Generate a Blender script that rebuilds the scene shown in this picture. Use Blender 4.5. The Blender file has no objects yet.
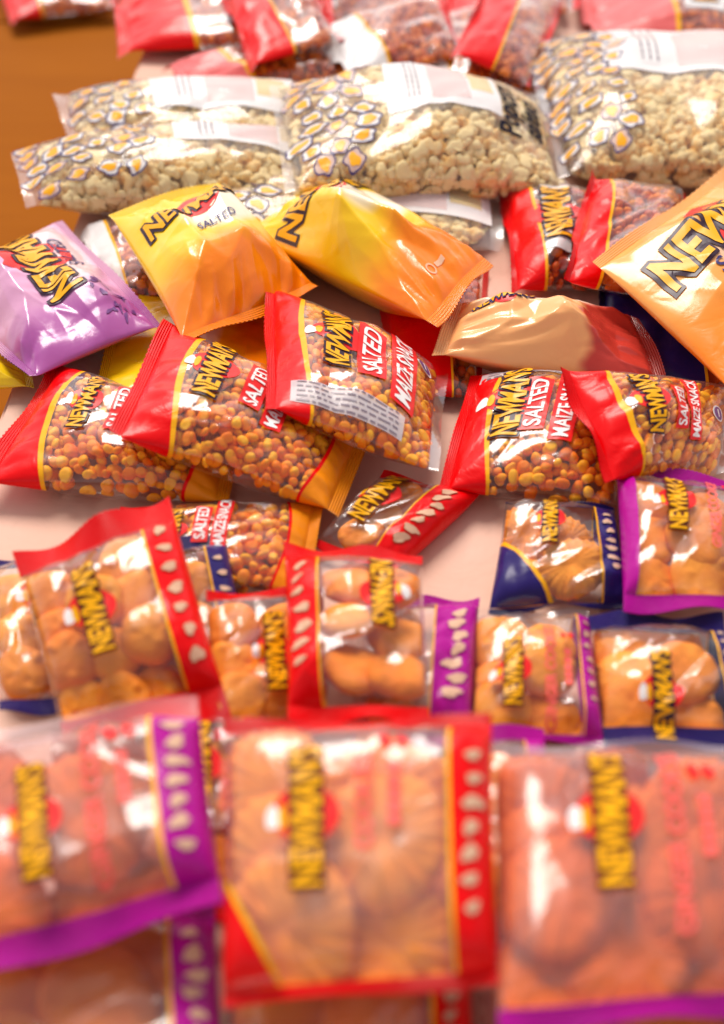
import bpy, bmesh, math, random
import numpy as np
from mathutils import Vector, Matrix

SC = bpy.context.scene
COL = SC.collection
W_PX, H_PX = 724, 1024

# ------------------------------------------------------------------ camera
CAM_H = 0.55
PITCH = math.radians(40)
FOV = math.radians(45)
F_PX = (H_PX / 2) / math.tan(FOV / 2)
CAM = np.array([0.0, 0.0, CAM_H])
_f = np.array([0, math.cos(PITCH), -math.sin(PITCH)])
_r = np.array([1.0, 0, 0])
_u = np.cross(_r, _f)


def at(px, py, z=0.0):
    """the point of the picture on the horizontal plane at height z"""
    d = _f + _r * ((px - W_PX / 2) / F_PX) - _u * ((py - H_PX / 2) / F_PX)
    k = (z - CAM_H) / d[2]
    return CAM + d * k


# ------------------------------------------------------------------ materials
MATS = {}


def new_mat(name):
    m = bpy.data.materials.new(name)
    m.use_nodes = True
    nt = m.node_tree
    nt.nodes.clear()
    out = nt.nodes.new('ShaderNodeOutputMaterial')
    return m, nt, out


def N(nt, kind, **kw):
    n = nt.nodes.new(kind)
    for k, v in kw.items():
        if k in n.inputs.keys():
            n.inputs[k].default_value = v
        else:
            setattr(n, k, v)
    return n


def crinkle(nt, scale=1.0, strength=0.25, dist=0.002):
    """fine wrinkles of thin plastic film, in object space"""
    tc = N(nt, 'ShaderNodeTexCoord')
    n1 = N(nt, 'ShaderNodeTexNoise')
    n1.inputs['Scale'].default_value = 38 * scale
    n1.inputs['Detail'].default_value = 3
    n1.inputs['Distortion'].default_value = 1.2
    nt.links.new(tc.outputs['Object'], n1.inputs['Vector'])
    v = N(nt, 'ShaderNodeTexVoronoi')
    v.feature = 'DISTANCE_TO_EDGE'
    v.inputs['Scale'].default_value = 30 * scale
    mixv = N(nt, 'ShaderNodeVectorMath')
    mixv.operation = 'MULTIPLY_ADD'
    nt.links.new(n1.outputs['Color'], mixv.inputs[0])
    mixv.inputs[1].default_value = (0.05, 0.05, 0.05)
    nt.links.new(tc.outputs['Object'], mixv.inputs[2])
    nt.links.new(mixv.outputs[0], v.inputs['Vector'])
    mn = N(nt, 'ShaderNodeMath')
    mn.operation = 'MINIMUM'
    nt.links.new(v.outputs['Distance'], mn.inputs[0])
    mn.inputs[1].default_value = 0.16
    ad = N(nt, 'ShaderNodeMath')
    ad.operation = 'MULTIPLY_ADD'
    nt.links.new(mn.outputs[0], ad.inputs[0])
    ad.inputs[1].default_value = 1.2
    nt.links.new(n1.outputs['Fac'], ad.inputs[2])
    b = N(nt, 'ShaderNodeBump')
    b.inputs['Strength'].default_value = strength
    b.inputs['Distance'].default_value = dist
    nt.links.new(ad.outputs[0], b.inputs['Height'])
    return b


def film_mat(name, tint=(1, 1, 1), milk=0.05, rough=0.1, gloss=1.6, strength=0.35, veil=(0.85, 0.82, 0.82)):
    m, nt, out = new_mat(name)
    tr = N(nt, 'ShaderNodeBsdfTransparent')
    tr.inputs['Color'].default_value = (*tint, 1)
    df = N(nt, 'ShaderNodeBsdfDiffuse')
    df.inputs['Color'].default_value = (*veil, 1)
    gl = N(nt, 'ShaderNodeBsdfGlossy')
    gl.inputs['Roughness'].default_value = rough
    gl.inputs['Color'].default_value = (1, 1, 1, 1)
    bp = crinkle(nt, 1.0, strength)
    nt.links.new(bp.outputs[0], gl.inputs['Normal'])
    fr = N(nt, 'ShaderNodeFresnel')
    ge = N(nt, 'ShaderNodeNewGeometry')      # thin film: the same reflectance from both faces
    io = N(nt, 'ShaderNodeMapRange')
    io.inputs['To Min'].default_value = 1.5
    io.inputs['To Max'].default_value = 1 / 1.5
    nt.links.new(ge.outputs['Backfacing'], io.inputs['Value'])
    nt.links.new(io.outputs[0], fr.inputs['IOR'])
    nt.links.new(bp.outputs[0], fr.inputs['Normal'])
    mu = N(nt, 'ShaderNodeMath')
    mu.operation = 'MULTIPLY'
    mu.use_clamp = True
    nt.links.new(fr.outputs[0], mu.inputs[0])
    mu.inputs[1].default_value = gloss
    m1 = N(nt, 'ShaderNodeMixShader')
    m1.inputs[0].default_value = milk
    nt.links.new(tr.outputs[0], m1.inputs[1])
    nt.links.new(df.outputs[0], m1.inputs[2])
    m2 = N(nt, 'ShaderNodeMixShader')
    nt.links.new(mu.outputs[0], m2.inputs[0])
    nt.links.new(m1.outputs[0], m2.inputs[1])
    g2 = N(nt, 'ShaderNodeBsdfGlossy')          # film is never quite clear: a wide, faint second lobe
    g2.inputs['Roughness'].default_value = 0.36
    nt.links.new(bp.outputs[0], g2.inputs['Normal'])
    mg = N(nt, 'ShaderNodeMixShader')
    mg.inputs[0].default_value = 0.3
    nt.links.new(gl.outputs[0], mg.inputs[1])
    nt.links.new(g2.outputs[0], mg.inputs[2])
    nt.links.new(mg.outputs[0], m2.inputs[2])
    nt.links.new(m2.outputs[0], out.inputs[0])
    MATS[name] = m
    return m


def ridges(nt, b, lo=1.0, hi=0.0, freq=95):
    """crimp lines pressed into the seals, across the bag's length (UV x)"""
    uv = N(nt, 'ShaderNodeUVMap')
    sp = N(nt, 'ShaderNodeSeparateXYZ')
    nt.links.new(uv.outputs[0], sp.inputs[0])
    mu = N(nt, 'ShaderNodeMath', operation='MULTIPLY')
    nt.links.new(sp.outputs[0], mu.inputs[0]); mu.inputs[1].default_value = freq * 2 * math.pi
    sn = N(nt, 'ShaderNodeMath', operation='SINE')
    nt.links.new(mu.outputs[0], sn.inputs[0])
    a = N(nt, 'ShaderNodeMath', operation='LESS_THAN')
    nt.links.new(sp.outputs[0], a.inputs[0]); a.inputs[1].default_value = lo
    c = N(nt, 'ShaderNodeMath', operation='GREATER_THAN')
    nt.links.new(sp.outputs[0], c.inputs[0]); c.inputs[1].default_value = hi
    mx = N(nt, 'ShaderNodeMath', operation='MAXIMUM')
    nt.links.new(a.outputs[0], mx.inputs[0]); nt.links.new(c.outputs[0], mx.inputs[1])
    m2 = N(nt, 'ShaderNodeMath', operation='MULTIPLY')
    nt.links.new(sn.outputs[0], m2.inputs[0]); nt.links.new(mx.outputs[0], m2.inputs[1])
    b2 = N(nt, 'ShaderNodeBump')
    b2.inputs['Strength'].default_value = 0.6
    b2.inputs['Distance'].default_value = 0.0006
    nt.links.new(m2.outputs[0], b2.inputs['Height'])
    nt.links.new(b.outputs[0], b2.inputs['Normal'])
    return b2


def plastic(name, col, rough=0.28, strength=0.3, metal=0.0, alpha=1.0, spec=0.2, scale=1.0, crimp=False):
    m, nt, out = new_mat(name)
    p = N(nt, 'ShaderNodeBsdfPrincipled')
    p.inputs['Base Color'].default_value = (*col, 1)
    p.inputs['Roughness'].default_value = rough
    p.inputs['Metallic'].default_value = metal
    p.inputs['Alpha'].default_value = alpha
    p.inputs['Specular IOR Level'].default_value = spec
    if strength > 0:
        b = crinkle(nt, scale, strength)
        if crimp:
            b = ridges(nt, b)
        nt.links.new(b.outputs[0], p.inputs['Normal'])
    nt.links.new(p.outputs[0], out.inputs[0])
    MATS[name] = m
    return m


film_mat('clear_film', milk=0.004, rough=0.09, gloss=1.5, strength=0.16)
film_mat('thick_film', tint=(1.0, 0.93, 0.93), milk=0.09, rough=0.15, gloss=1.4, strength=0.22, veil=(0.85, 0.62, 0.62))
film_mat('popcorn_film', tint=(0.98, 0.97, 0.96), milk=0.04, rough=0.12, gloss=0.85, strength=0.2)
plastic('red_print', (0.80, 0.001, 0.003))
for _n, _c in (('red', (0.80, 0.001, 0.003)), ('purple', (0.42, 0.004, 0.27)), ('navy', (0.022, 0.012, 0.12)), ('orange', (0.86, 0.26, 0.008)), ('pink', (0.85, 0.16, 0.16)), ('white', (0.82, 0.79, 0.78))):
    plastic(_n + '_crimp', _c, crimp=True)
plastic('pink_print', (0.85, 0.16, 0.16), alpha=0.85, strength=0.2)
plastic('letter_red', (0.80, 0.02, 0.02), strength=0)
plastic('purple_print', (0.42, 0.004, 0.27))
plastic('navy_print', (0.022, 0.012, 0.12))
plastic('yellow_print', (0.90, 0.42, 0.01))
plastic('orange_print', (0.86, 0.26, 0.008))
plastic('letter_yellow', (0.88, 0.41, 0.004), strength=0)
plastic('strip_shade', (0.50, 0.05, 0.02), strength=0)
plastic('strip_plum', (0.42, 0.06, 0.25), strength=0)
plastic('letter_pink', (0.86, 0.13, 0.11), strength=0)
plastic('letter_white', (0.85, 0.82, 0.80), strength=0)
plastic('outline_dark', (0.035, 0.012, 0.03), strength=0)
plastic('outline_brown', (0.16, 0.035, 0.008), strength=0)
plastic('ink_navy', (0.05, 0.04, 0.16), strength=0)
plastic('ink_black', (0.01, 0.008, 0.02), strength=0, spec=.1, rough=.6)
plastic('ink_grey', (0.22, 0.18, 0.22), strength=0)
plastic('cream_print', (0.80, 0.52, 0.34), alpha=0.8, strength=0)
plastic('white_print', (0.82, 0.79, 0.78), alpha=0.93, strength=0.35)
plastic('label_grey', (0.62, 0.58, 0.60), alpha=0.75, strength=0.3)
plastic('pale_pink', (0.84, 0.62, 0.60), strength=0.0, alpha=0.6)
plastic('pale_yellow', (0.86, 0.66, 0.30), strength=0.0, alpha=0.6)
plastic('badge_violet', (0.16, 0.05, 0.22), strength=0)


def chip_mat(name, c_left, c_right, c_white, split=0.5, soft=0.2, white=(0.35, 0.2, 0.28, 0.4), ax=0):
    """printed foil: one ink at the seal end, another at the foot, a pale oval behind the logo"""
    m, nt, out = new_mat(name)
    L = nt.links.new
    uv = N(nt, 'ShaderNodeUVMap')
    sp = N(nt, 'ShaderNodeSeparateXYZ')
    L(uv.outputs[0], sp.inputs[0])
    nz = N(nt, 'ShaderNodeTexNoise')
    nz.inputs['Scale'].default_value = 3.0
    L(uv.outputs[0], nz.inputs['Vector'])
    a = N(nt, 'ShaderNodeMath', operation='MULTIPLY_ADD')
    L(nz.outputs['Fac'], a.inputs[0]); a.inputs[1].default_value = 0.25
    L(sp.outputs[ax], a.inputs[2])
    mr = N(nt, 'ShaderNodeMapRange', interpolation_type='SMOOTHSTEP')
    mr.inputs['From Min'].default_value = split - soft + 0.12
    mr.inputs['From Max'].default_value = split + soft + 0.12
    L(a.outputs[0], mr.inputs['Value'])
    mx = N(nt, 'ShaderNodeMix', data_type='RGBA')
    L(mr.outputs[0], mx.inputs[0])
    mx.inputs[6].default_value = (*c_left, 1)
    mx.inputs[7].default_value = (*c_right, 1)
    # pale oval
    dx = N(nt, 'ShaderNodeMath', operation='SUBTRACT'); L(sp.outputs[0], dx.inputs[0]); dx.inputs[1].default_value = white[0]
    dy = N(nt, 'ShaderNodeMath', operation='SUBTRACT'); L(sp.outputs[1], dy.inputs[0]); dy.inputs[1].default_value = white[1]
    dx2 = N(nt, 'ShaderNodeMath', operation='DIVIDE'); L(dx.outputs[0], dx2.inputs[0]); dx2.inputs[1].default_value = white[2]
    dy2 = N(nt, 'ShaderNodeMath', operation='DIVIDE'); L(dy.outputs[0], dy2.inputs[0]); dy2.inputs[1].default_value = white[3]
    px = N(nt, 'ShaderNodeMath', operation='MULTIPLY'); L(dx2.outputs[0], px.inputs[0]); L(dx2.outputs[0], px.inputs[1])
    py = N(nt, 'ShaderNodeMath', operation='MULTIPLY'); L(dy2.outputs[0], py.inputs[0]); L(dy2.outputs[0], py.inputs[1])
    ss = N(nt, 'ShaderNodeMath', operation='ADD'); L(px.outputs[0], ss.inputs[0]); L(py.outputs[0], ss.inputs[1])
    wr = N(nt, 'ShaderNodeMapRange', interpolation_type='SMOOTHSTEP')
    wr.inputs['From Min'].default_value = 1.25
    wr.inputs['From Max'].default_value = 0.55
    L(ss.outputs[0], wr.inputs['Value'])
    mx2 = N(nt, 'ShaderNodeMix', data_type='RGBA')
    L(wr.outputs[0], mx2.inputs[0])
    L(mx.outputs[2], mx2.inputs[6])
    mx2.inputs[7].default_value = (*c_white, 1)
    p = N(nt, 'ShaderNodeBsdfPrincipled')
    p.inputs['Roughness'].default_value = 0.2
    p.inputs['Specular IOR Level'].default_value = 0.5
    L(mx2.outputs[2], p.inputs['Base Color'])
    b = ridges(nt, crinkle(nt, 0.6, 0.3), 0.055, 0.945)
    L(b.outputs[0], p.inputs['Normal'])
    L(p.outputs[0], out.inputs[0])
    MATS[name] = m


chip_mat('yellow_foil', (0.93, 0.58, 0.006), (0.93, 0.22, 0.002), (0.90, 0.80, 0.60), 0.68, 0.10, (0.46, 0.36, 0.15, 0.36))
chip_mat('peach_foil', (0.93, 0.45, 0.17), (0.55, 0.045, 0.03), (0.88, 0.68, 0.50), 0.63, 0.03, (0.42, 0.05, 0.33, 0.3))
chip_mat('amber_foil', (0.90, 0.38, 0.08), (0.92, 0.23, 0.004), (0.86, 0.68, 0.54), 0.6, 0.16, (0.45, 0.3, 0.18, 0.45))
chip_mat('lilac_foil', (0.70, 0.35, 0.55), (0.40, 0.09, 0.34), (0.85, 0.62, 0.64), 0.74, 0.1, (0.7, 0.3, 0.25, 0.4), ax=1)
chip_mat('lemon_foil', (0.88, 0.60, 0.01), (0.88, 0.60, 0.01), (0.88, 0.60, 0.01))


def food_mat(name, lo, hi, rough=0.55, bump_scale=260, bump=0.5, glow=0.0, lift=0.0):
    """food coloured per piece by its 'tone' attribute, with specks and pores"""
    m, nt, out = new_mat(name)
    L = nt.links.new
    at_ = N(nt, 'ShaderNodeAttribute', attribute_name='tone')
    tc = N(nt, 'ShaderNodeTexCoord')
    nz = N(nt, 'ShaderNodeTexNoise')
    nz.inputs['Scale'].default_value = bump_scale
    nz.inputs['Detail'].default_value = 4
    L(tc.outputs['Object'], nz.inputs['Vector'])
    nz2 = N(nt, 'ShaderNodeTexNoise')
    nz2.inputs['Scale'].default_value = bump_scale * 0.22
    nz2.inputs['Detail'].default_value = 3
    L(tc.outputs['Object'], nz2.inputs['Vector'])
    a = N(nt, 'ShaderNodeMath', operation='MULTIPLY_ADD')
    L(nz2.outputs['Fac'], a.inputs[0]); a.inputs[1].default_value = 0.9
    L(at_.outputs['Fac'], a.inputs[2])
    a2 = N(nt, 'ShaderNodeMath', operation='SUBTRACT', use_clamp=True)
    L(a.outputs[0], a2.inputs[0]); a2.inputs[1].default_value = 0.45 - lift
    mx = N(nt, 'ShaderNodeMix', data_type='RGBA')
    L(a2.outputs[0], mx.inputs[0])
    mx.inputs[6].default_value = (*lo, 1)
    mx.inputs[7].default_value = (*hi, 1)
    p = N(nt, 'ShaderNodeBsdfPrincipled')
    L(mx.outputs[2], p.inputs['Base Color'])
    p.inputs['Roughness'].default_value = rough
    b = N(nt, 'ShaderNodeBump')
    b.inputs['Strength'].default_value = bump
    b.inputs['Distance'].default_value = 0.001
    L(nz.outputs['Fac'], b.inputs['Height'])
    L(b.outputs[0], p.inputs['Normal'])
    p.inputs['Specular IOR Level'].default_value = 0.2
    if glow:      # puffed starch lets light through
        tl = N(nt, 'ShaderNodeBsdfTranslucent')
        L(mx.outputs[2], tl.inputs['Color'])
        ms = N(nt, 'ShaderNodeMixShader')
        ms.inputs[0].default_value = glow
        L(p.outputs[0], ms.inputs[1])
        L(tl.outputs[0], ms.inputs[2])
        L(ms.outputs[0], out.inputs[0])
    else:
        L(p.outputs[0], out.inputs[0])
    MATS[name] = m


food_mat('toasted_maize', (0.88, 0.18, 0.0), (1.0, 0.47, 0.008), 0.55, 220, 0.35)
food_mat('roast_nut', (0.50, 0.05, 0.0), (0.90, 0.24, 0.01), 0.45, 220, 0.35)
food_mat('popped_corn', (1.0, 0.55, 0.12), (1.0, 0.80, 0.40), 0.6, 150, 0.5, glow=0.12, lift=0.45)
food_mat('baked_cookie', (0.70, 0.12, 0.004), (0.95, 0.36, 0.03), 0.7, 320, 0.7)
food_mat('dark_cookie', (0.58, 0.06, 0.0), (0.86, 0.21, 0.015), 0.7, 320, 0.7)


# ------------------------------------------------------------------ mesh helpers
def mesh_obj(name, verts, faces, mats, parent=None, mat_idx=None, uv=None, tone=None, smooth=True, kind=None):
    me = bpy.data.meshes.new(name)
    me.from_pydata([tuple(v) for v in np.asarray(verts).tolist()], [], [tuple(f) for f in faces])
    if isinstance(mats, str):
        mats = [mats]
    for k in mats:
        me.materials.append(MATS[k])
    if mat_idx is not None:
        me.polygons.foreach_set('material_index', np.asarray(mat_idx, dtype=np.int32))
    if smooth:
        me.polygons.foreach_set('use_smooth', [True] * len(me.polygons))
    if uv is not None:
        lay = me.uv_layers.new(name='UVMap')
        li = np.empty(len(me.loops), dtype=np.int32)
        me.loops.foreach_get('vertex_index', li)
        lay.data.foreach_set('uv', np.asarray(uv, dtype=np.float32)[li].ravel())
    if tone is not None:
        a = me.attributes.new('tone', 'FLOAT', 'POINT')
        a.data.foreach_set('value', np.asarray(tone, dtype=np.float32))
    me.update()
    o = bpy.data.objects.new(name, me)
    COL.objects.link(o)
    if parent is not None:
        o.parent = parent
        o.matrix_parent_inverse = Matrix.Translation(-Vector(parent.location))
    if kind:
        o['kind'] = kind
    return o


def grid_faces(nu, nv, base=0, flip=False):
    i, j = np.meshgrid(np.arange(nu - 1), np.arange(nv - 1), indexing='ij')
    a = base + i * nv + j
    f = np.stack([a, a + nv, a + nv + 1, a + 1], -1).reshape(-1, 4)
    return f[:, ::-1] if flip else f


_text_cache = {}


def text_mesh(txt, offset=0.0, maxedge=0.12):
    """letters as a flat triangle mesh, capital height about 0.73, centred"""
    key = (txt, offset, maxedge)
    if key in _text_cache:
        return _text_cache[key]
    cu = bpy.data.curves.new('lettering_source', 'FONT')
    cu.body = txt
    cu.align_x = 'CENTER'
    cu.align_y = 'CENTER'
    cu.offset = offset
    cu.resolution_u = 3
    cu.space_line = 0.85
    o = bpy.data.objects.new('lettering_source', cu)
    COL.objects.link(o)
    dg = bpy.context.evaluated_depsgraph_get()
    dg.update()
    me = bpy.data.meshes.new_from_object(o.evaluated_get(dg))
    bpy.data.objects.remove(o)
    bm = bmesh.new()
    bm.from_mesh(me)
    bpy.data.meshes.remove(me)
    bmesh.ops.triangulate(bm, faces=bm.faces[:])
    for _ in range(4):
        es = [e for e in bm.edges if e.calc_length() > maxedge]
        if not es:
            break
        bmesh.ops.subdivide_edges(bm, edges=es, cuts=1)
        bmesh.ops.triangulate(bm, faces=[f for f in bm.faces if len(f.verts) > 3])
    bm.verts.ensure_lookup_table()
    v = np.array([[p.co.x, p.co.y] for p in bm.verts])
    f = [[q.index for q in p.verts] for p in bm.faces]
    bm.free()
    c = (v.max(0) + v.min(0)) / 2
    v = v - c
    _text_cache[key] = (v, f)
    return v, f


def disc(rx, ry, n=28, rings=3, lobes=0, amp=0.0, ph=0.0, inner=0.0):
    """filled (or ring shaped) flat oval, optionally lobed"""
    th = np.linspace(0, 2 * math.pi, n, endpoint=False)
    r = 1 + amp * np.sin(th * lobes + ph) + amp * 0.6 * np.sin(th * (lobes + 2) + 2 * ph)
    vs, fs = [], []
    rr = np.linspace(inner, 1, rings + 1)
    if inner <= 0:
        rr[0] = 0.02
    for q in rr:
        vs += [[q * a * rx * math.cos(t), q * a * ry * math.sin(t)] for a, t in zip(r, th)]
    for k in range(rings):
        for i in range(n):
            j = (i + 1) % n
            fs.append([k * n + i, (k + 1) * n + i, (k + 1) * n + j, k * n + j])
    if inner <= 0:
        fs.append(list(range(n))[::-1])
        fs[-1] = list(range(n))
    return np.array(vs), fs


def rect(w, h, nu=8, nv=8, skew=0.0):
    x, y = np.meshgrid(np.linspace(-w / 2, w / 2, nu), np.linspace(-h / 2, h / 2, nv), indexing='ij')
    v = np.stack([x.ravel() + skew * y.ravel(), y.ravel()], -1)
    return v, grid_faces(nu, nv).tolist()


def poly_noise(x, y, rs, nx, ny):
    """piecewise-linear (facetted) noise, x,y in 0..1 -> about -1..1"""
    g = rs.uniform(-1, 1, (nx + 2, ny + 2))
    X = np.clip(x, 0, 0.9999) * nx
    Y = np.clip(y, 0, 0.9999) * ny
    i = X.astype(int); j = Y.astype(int)
    fx = X - i; fy = Y - j
    a, b, c, d = g[i, j], g[i + 1, j], g[i, j + 1], g[i + 1, j + 1]
    up = fx + fy < 1
    return np.where(up, a + (b - a) * fx + (c - a) * fy, d + (c - d) * (1 - fx) + (b - d) * (1 - fy))


def smooth_noise(x, y, rs, nx, ny):
    g = rs.uniform(-1, 1, (nx + 2, ny + 2))
    X = np.clip(x, 0, 0.9999) * nx
    Y = np.clip(y, 0, 0.9999) * ny
    i = X.astype(int); j = Y.astype(int)
    fx = X - i; fy = Y - j
    fx = fx * fx * (3 - 2 * fx); fy = fy * fy * (3 - 2 * fy)
    return (g[i, j] * (1 - fx) * (1 - fy) + g[i + 1, j] * fx * (1 - fy) + g[i, j + 1] * (1 - fx) * fy + g[i + 1, j + 1] * fx * fy)


# ------------------------------------------------------------------ pile heights
HX0, HX1, HY0, HY1, HS = -0.9, 0.9, 0.05, 2.6, 0.004
HM = np.zeros((int((HX1 - HX0) / HS), int((HY1 - HY0) / HS)))


def hm_get(x, y):
    i = np.clip(((x - HX0) / HS).astype(int), 0, HM.shape[0] - 1)
    j = np.clip(((y - HY0) / HS).astype(int), 0, HM.shape[1] - 1)
    return HM[i, j]


def hm_put(x, y, z):
    i = np.clip(((x - HX0) / HS).astype(int), 0, HM.shape[0] - 1)
    j = np.clip(((y - HY0) / HS).astype(int), 0, HM.shape[1] - 1)
    np.maximum.at(HM, (i, j), z)


class Bag:
    """A pillow bag: seals across both ends of its 'e' axis, folded film along the other two sides.
    (s, t) run over the front of the bag; lettering reads from t=1 to t=0."""

    def __init__(self, name, label, cat, group, corners, T, axis='s', seed=1, crumple=0.12, facet=(5, 4),
                 waist=0.04, seal=0.055, lift=0.0, flap=0.004, pct=80, ellipse=2.3, wedge=2.6, gather=0.12, base=0.0, hip=0.0, tilt=0.0, ncrease=16, cr_amp=0.0011, cr_w=0.0036):
        self.hip = hip
        self.ncrease, self.cr_amp, self.cr_w = ncrease, cr_amp * min(1, T / .022), cr_w
        self.T, self.axis, self.seed = T, axis, seed
        self.crumple, self.facet, self.waist, self.seal = crumple, facet, waist, seal
        self.flap, self.ell, self.wed, self.gather = flap, ellipse, wedge, gather
        z = np.full(4, base + T)
        ok = base
        for it in range(4):
            P = np.array([at(px, py, zz) for (px, py), zz in zip(corners, z)])
            g = np.linspace(0.06, 0.94, 16)
            a, b = np.meshgrid(g, g, indexing='ij')
            a = a.ravel()[:, None]; b = b.ravel()[:, None]
            Q = P[0] * (1 - a) * (1 - b) + P[1] * a * (1 - b) + P[2] * a * b + P[3] * (1 - a) * b
            hh = hm_get(Q[:, 0], Q[:, 1]) if base == 0 else np.full(len(Q), base)
            cen = Q.mean(0)
            A = np.stack([np.ones(len(Q)), Q[:, 0] - cen[0], Q[:, 1] - cen[1]], -1)
            co, *_ = np.linalg.lstsq(A, hh, rcond=None)
            co[1:] = np.clip(co[1:] * 0.85, -0.45, 0.45)
            h_here = self.T * 0.92 * np.sqrt(np.clip(1 - np.abs(2 * a[:, 0] - 1) ** 2.3, 0, 1)) * np.sqrt(np.clip(1 - np.abs(2 * b[:, 0] - 1) ** 2.3, 0, 1))
            need = hh + h_here - A[:, 1:] @ co[1:]
            c0 = np.percentile(need, pct)
            z = np.array([c0 + co[1] * (p[0] - cen[0]) + co[2] * (p[1] - cen[1]) for p in P]) + lift
            z = np.maximum(z, base + 0.004)
            z[:2] += tilt
        self.P = np.array([at(px, py, zz) for (px, py), zz in zip(corners, z)])
        P = self.P
        self.Ws = (np.linalg.norm(P[1] - P[0]) + np.linalg.norm(P[2] - P[3])) / 2
        self.Ht = (np.linalg.norm(P[3] - P[0]) + np.linalg.norm(P[2] - P[1])) / 2
        n = np.cross((P[3] - P[0]) + (P[2] - P[1]), (P[1] - P[0]) + (P[2] - P[3]))
        self.n = n / np.linalg.norm(n)
        if self.n[2] < 0:
            self.n = -self.n
        cen = P.mean(0)
        rt = bpy.data.objects.new(name, None)
        COL.objects.link(rt)
        rt.location = Vector(cen - self.n * T)
        rt['label'] = label
        rt['category'] = cat
        if group:
            rt['group'] = group
        rt.empty_display_size = 0.03
        self.root = rt
        g = np.linspace(0, 1, 110)
        a, b = np.meshgrid(g, g, indexing='ij')
        Q = self.map(a.ravel(), b.ravel(), self.h(a.ravel(), b.ravel()))
        hm_put(Q[:, 0], Q[:, 1], Q[:, 2])

    # shape -----------------------------------------------------------
    def ec(self, s, t):
        return (2 * s - 1, 2 * t - 1) if self.axis == 's' else (2 * t - 1, 2 * s - 1)

    def h(self, s, t, rough=True):
        e, c = self.ec(s, t)
        lim = 1 - 2 * self.seal
        ee = np.clip(np.abs(e) / lim, 0, 1)
        body = np.clip(1 - np.abs(c) ** self.ell, 0, 1) ** 0.5 * np.clip(1 - ee ** self.wed, 0, 1) ** 0.72
        if self.hip:
            rp = np.random.RandomState(self.seed + 500)
            o1, o2 = rp.uniform(-.28, .28, 2)
            cc = np.where(c > o1, (c - o1) / (1 - o1), (o1 - c) / (1 + o1))
            es = np.clip(e / lim, -1, 1)
            e2 = np.where(es > o2, (es - o2) / (1 - o2), (o2 - es) / (1 + o2))
            roof = np.minimum(1.0, np.minimum(1.45 * (1 - cc), 1.55 * (1 - e2)))
            body = (1 - self.hip) * body + self.hip * np.clip(roof, 0, 1)
        h = self.T * body
        if rough:
            rs = np.random.RandomState(self.seed)
            d1, d2 = (rs.uniform(-.08, .08) for _ in range(2))
            ws = s + 0.10 * smooth_noise(s, t, rs, 3, 3)
            wt = t + 0.10 * smooth_noise(s, t, rs, 3, 3)
            k = poly_noise(ws * 0.9 + .05, wt * 0.9 + .05, rs, *self.facet)
            k2 = poly_noise(wt * 0.9 + .05, ws * 0.8 + 0.2 * wt, rs, self.facet[1] * 2 + 1, self.facet[0] * 2)
            h = h * (1 + self.crumple * k + self.crumple * 0.32 * k2)
            x, y = s * self.Ws, t * self.Ht
            for q in range(self.ncrease):
                cs, ct = rs.uniform(.08, .92, 2)
                an = rs.uniform(0, math.pi)
                if q % 2:
                    an = rs.uniform(-.5, .5) + (0 if self.axis == 's' else math.pi / 2)
                L = rs.uniform(.12, .38) * min(self.Ws, self.Ht)
                amp = rs.uniform(.5, 1.0) * self.cr_amp * (1 if rs.rand() < .7 else -.7)
                ux, uy = math.cos(an), math.sin(an)
                dx, dy = x - cs * self.Ws, y - ct * self.Ht
                al = dx * ux + dy * uy
                d = dx * -uy + dy * ux + 0.12 * al * al / L
                h = h + amp * np.exp(-np.abs(d) / (self.cr_w * (1 if q % 3 else 1.8))) * np.clip(1 - (al / L) ** 2, 0, 1) * np.clip(body * 1.6, 0, 1)
            ed = 1 - ee
            fold = poly_noise((c + 1) / 2, np.clip(ed * 1.2, 0, 1), rs, 13, 2)
            h = h + self.T * self.gather * fold * np.exp(-ed / 0.22) * np.clip(ed * 9, 0, 1) * np.clip((1 - np.abs(c)) * 5, 0, 1)
        return np.maximum(h, 0.0) + 0.0004 * np.clip((1 - np.abs(c)) * 60, 0, 1)

    def mid(self, s, t):
        e, c = self.ec(s, t)
        k = 1 - self.waist * np.clip(1 - e ** 2, 0, 1)
        c = c * k
        if self.axis == 's':
            s2, t2 = s, (c + 1) / 2
        else:
            s2, t2 = (c + 1) / 2, t
        s2 = s2[:, None]; t2 = t2[:, None]
        P = self.P
        Q = P[0] * (1 - s2) * (1 - t2) + P[1] * s2 * (1 - t2) + P[2] * s2 * t2 + P[3] * (1 - s2) * t2
        rs = np.random.RandomState(self.seed + 77)
        f1, f2, p1, p2 = rs.uniform(2, 5), rs.uniform(2, 5), rs.uniform(0, 6), rs.uniform(0, 6)
        tip = np.clip((np.abs(e) - (1 - 3.2 * self.seal)) / (3.2 * self.seal), 0, 1)
        wave = np.where(e < 0, np.sin(c * f1 + p1), np.sin(c * f2 + p2)) * self.flap * tip ** 1.5
        return Q + wave[:, None] * self.n

    def map(self, s, t, z):
        s = np.asarray(s, float); t = np.asarray(t, float)
        return self.mid(s, t) + np.asarray(z)[:, None] * self.n

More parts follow.
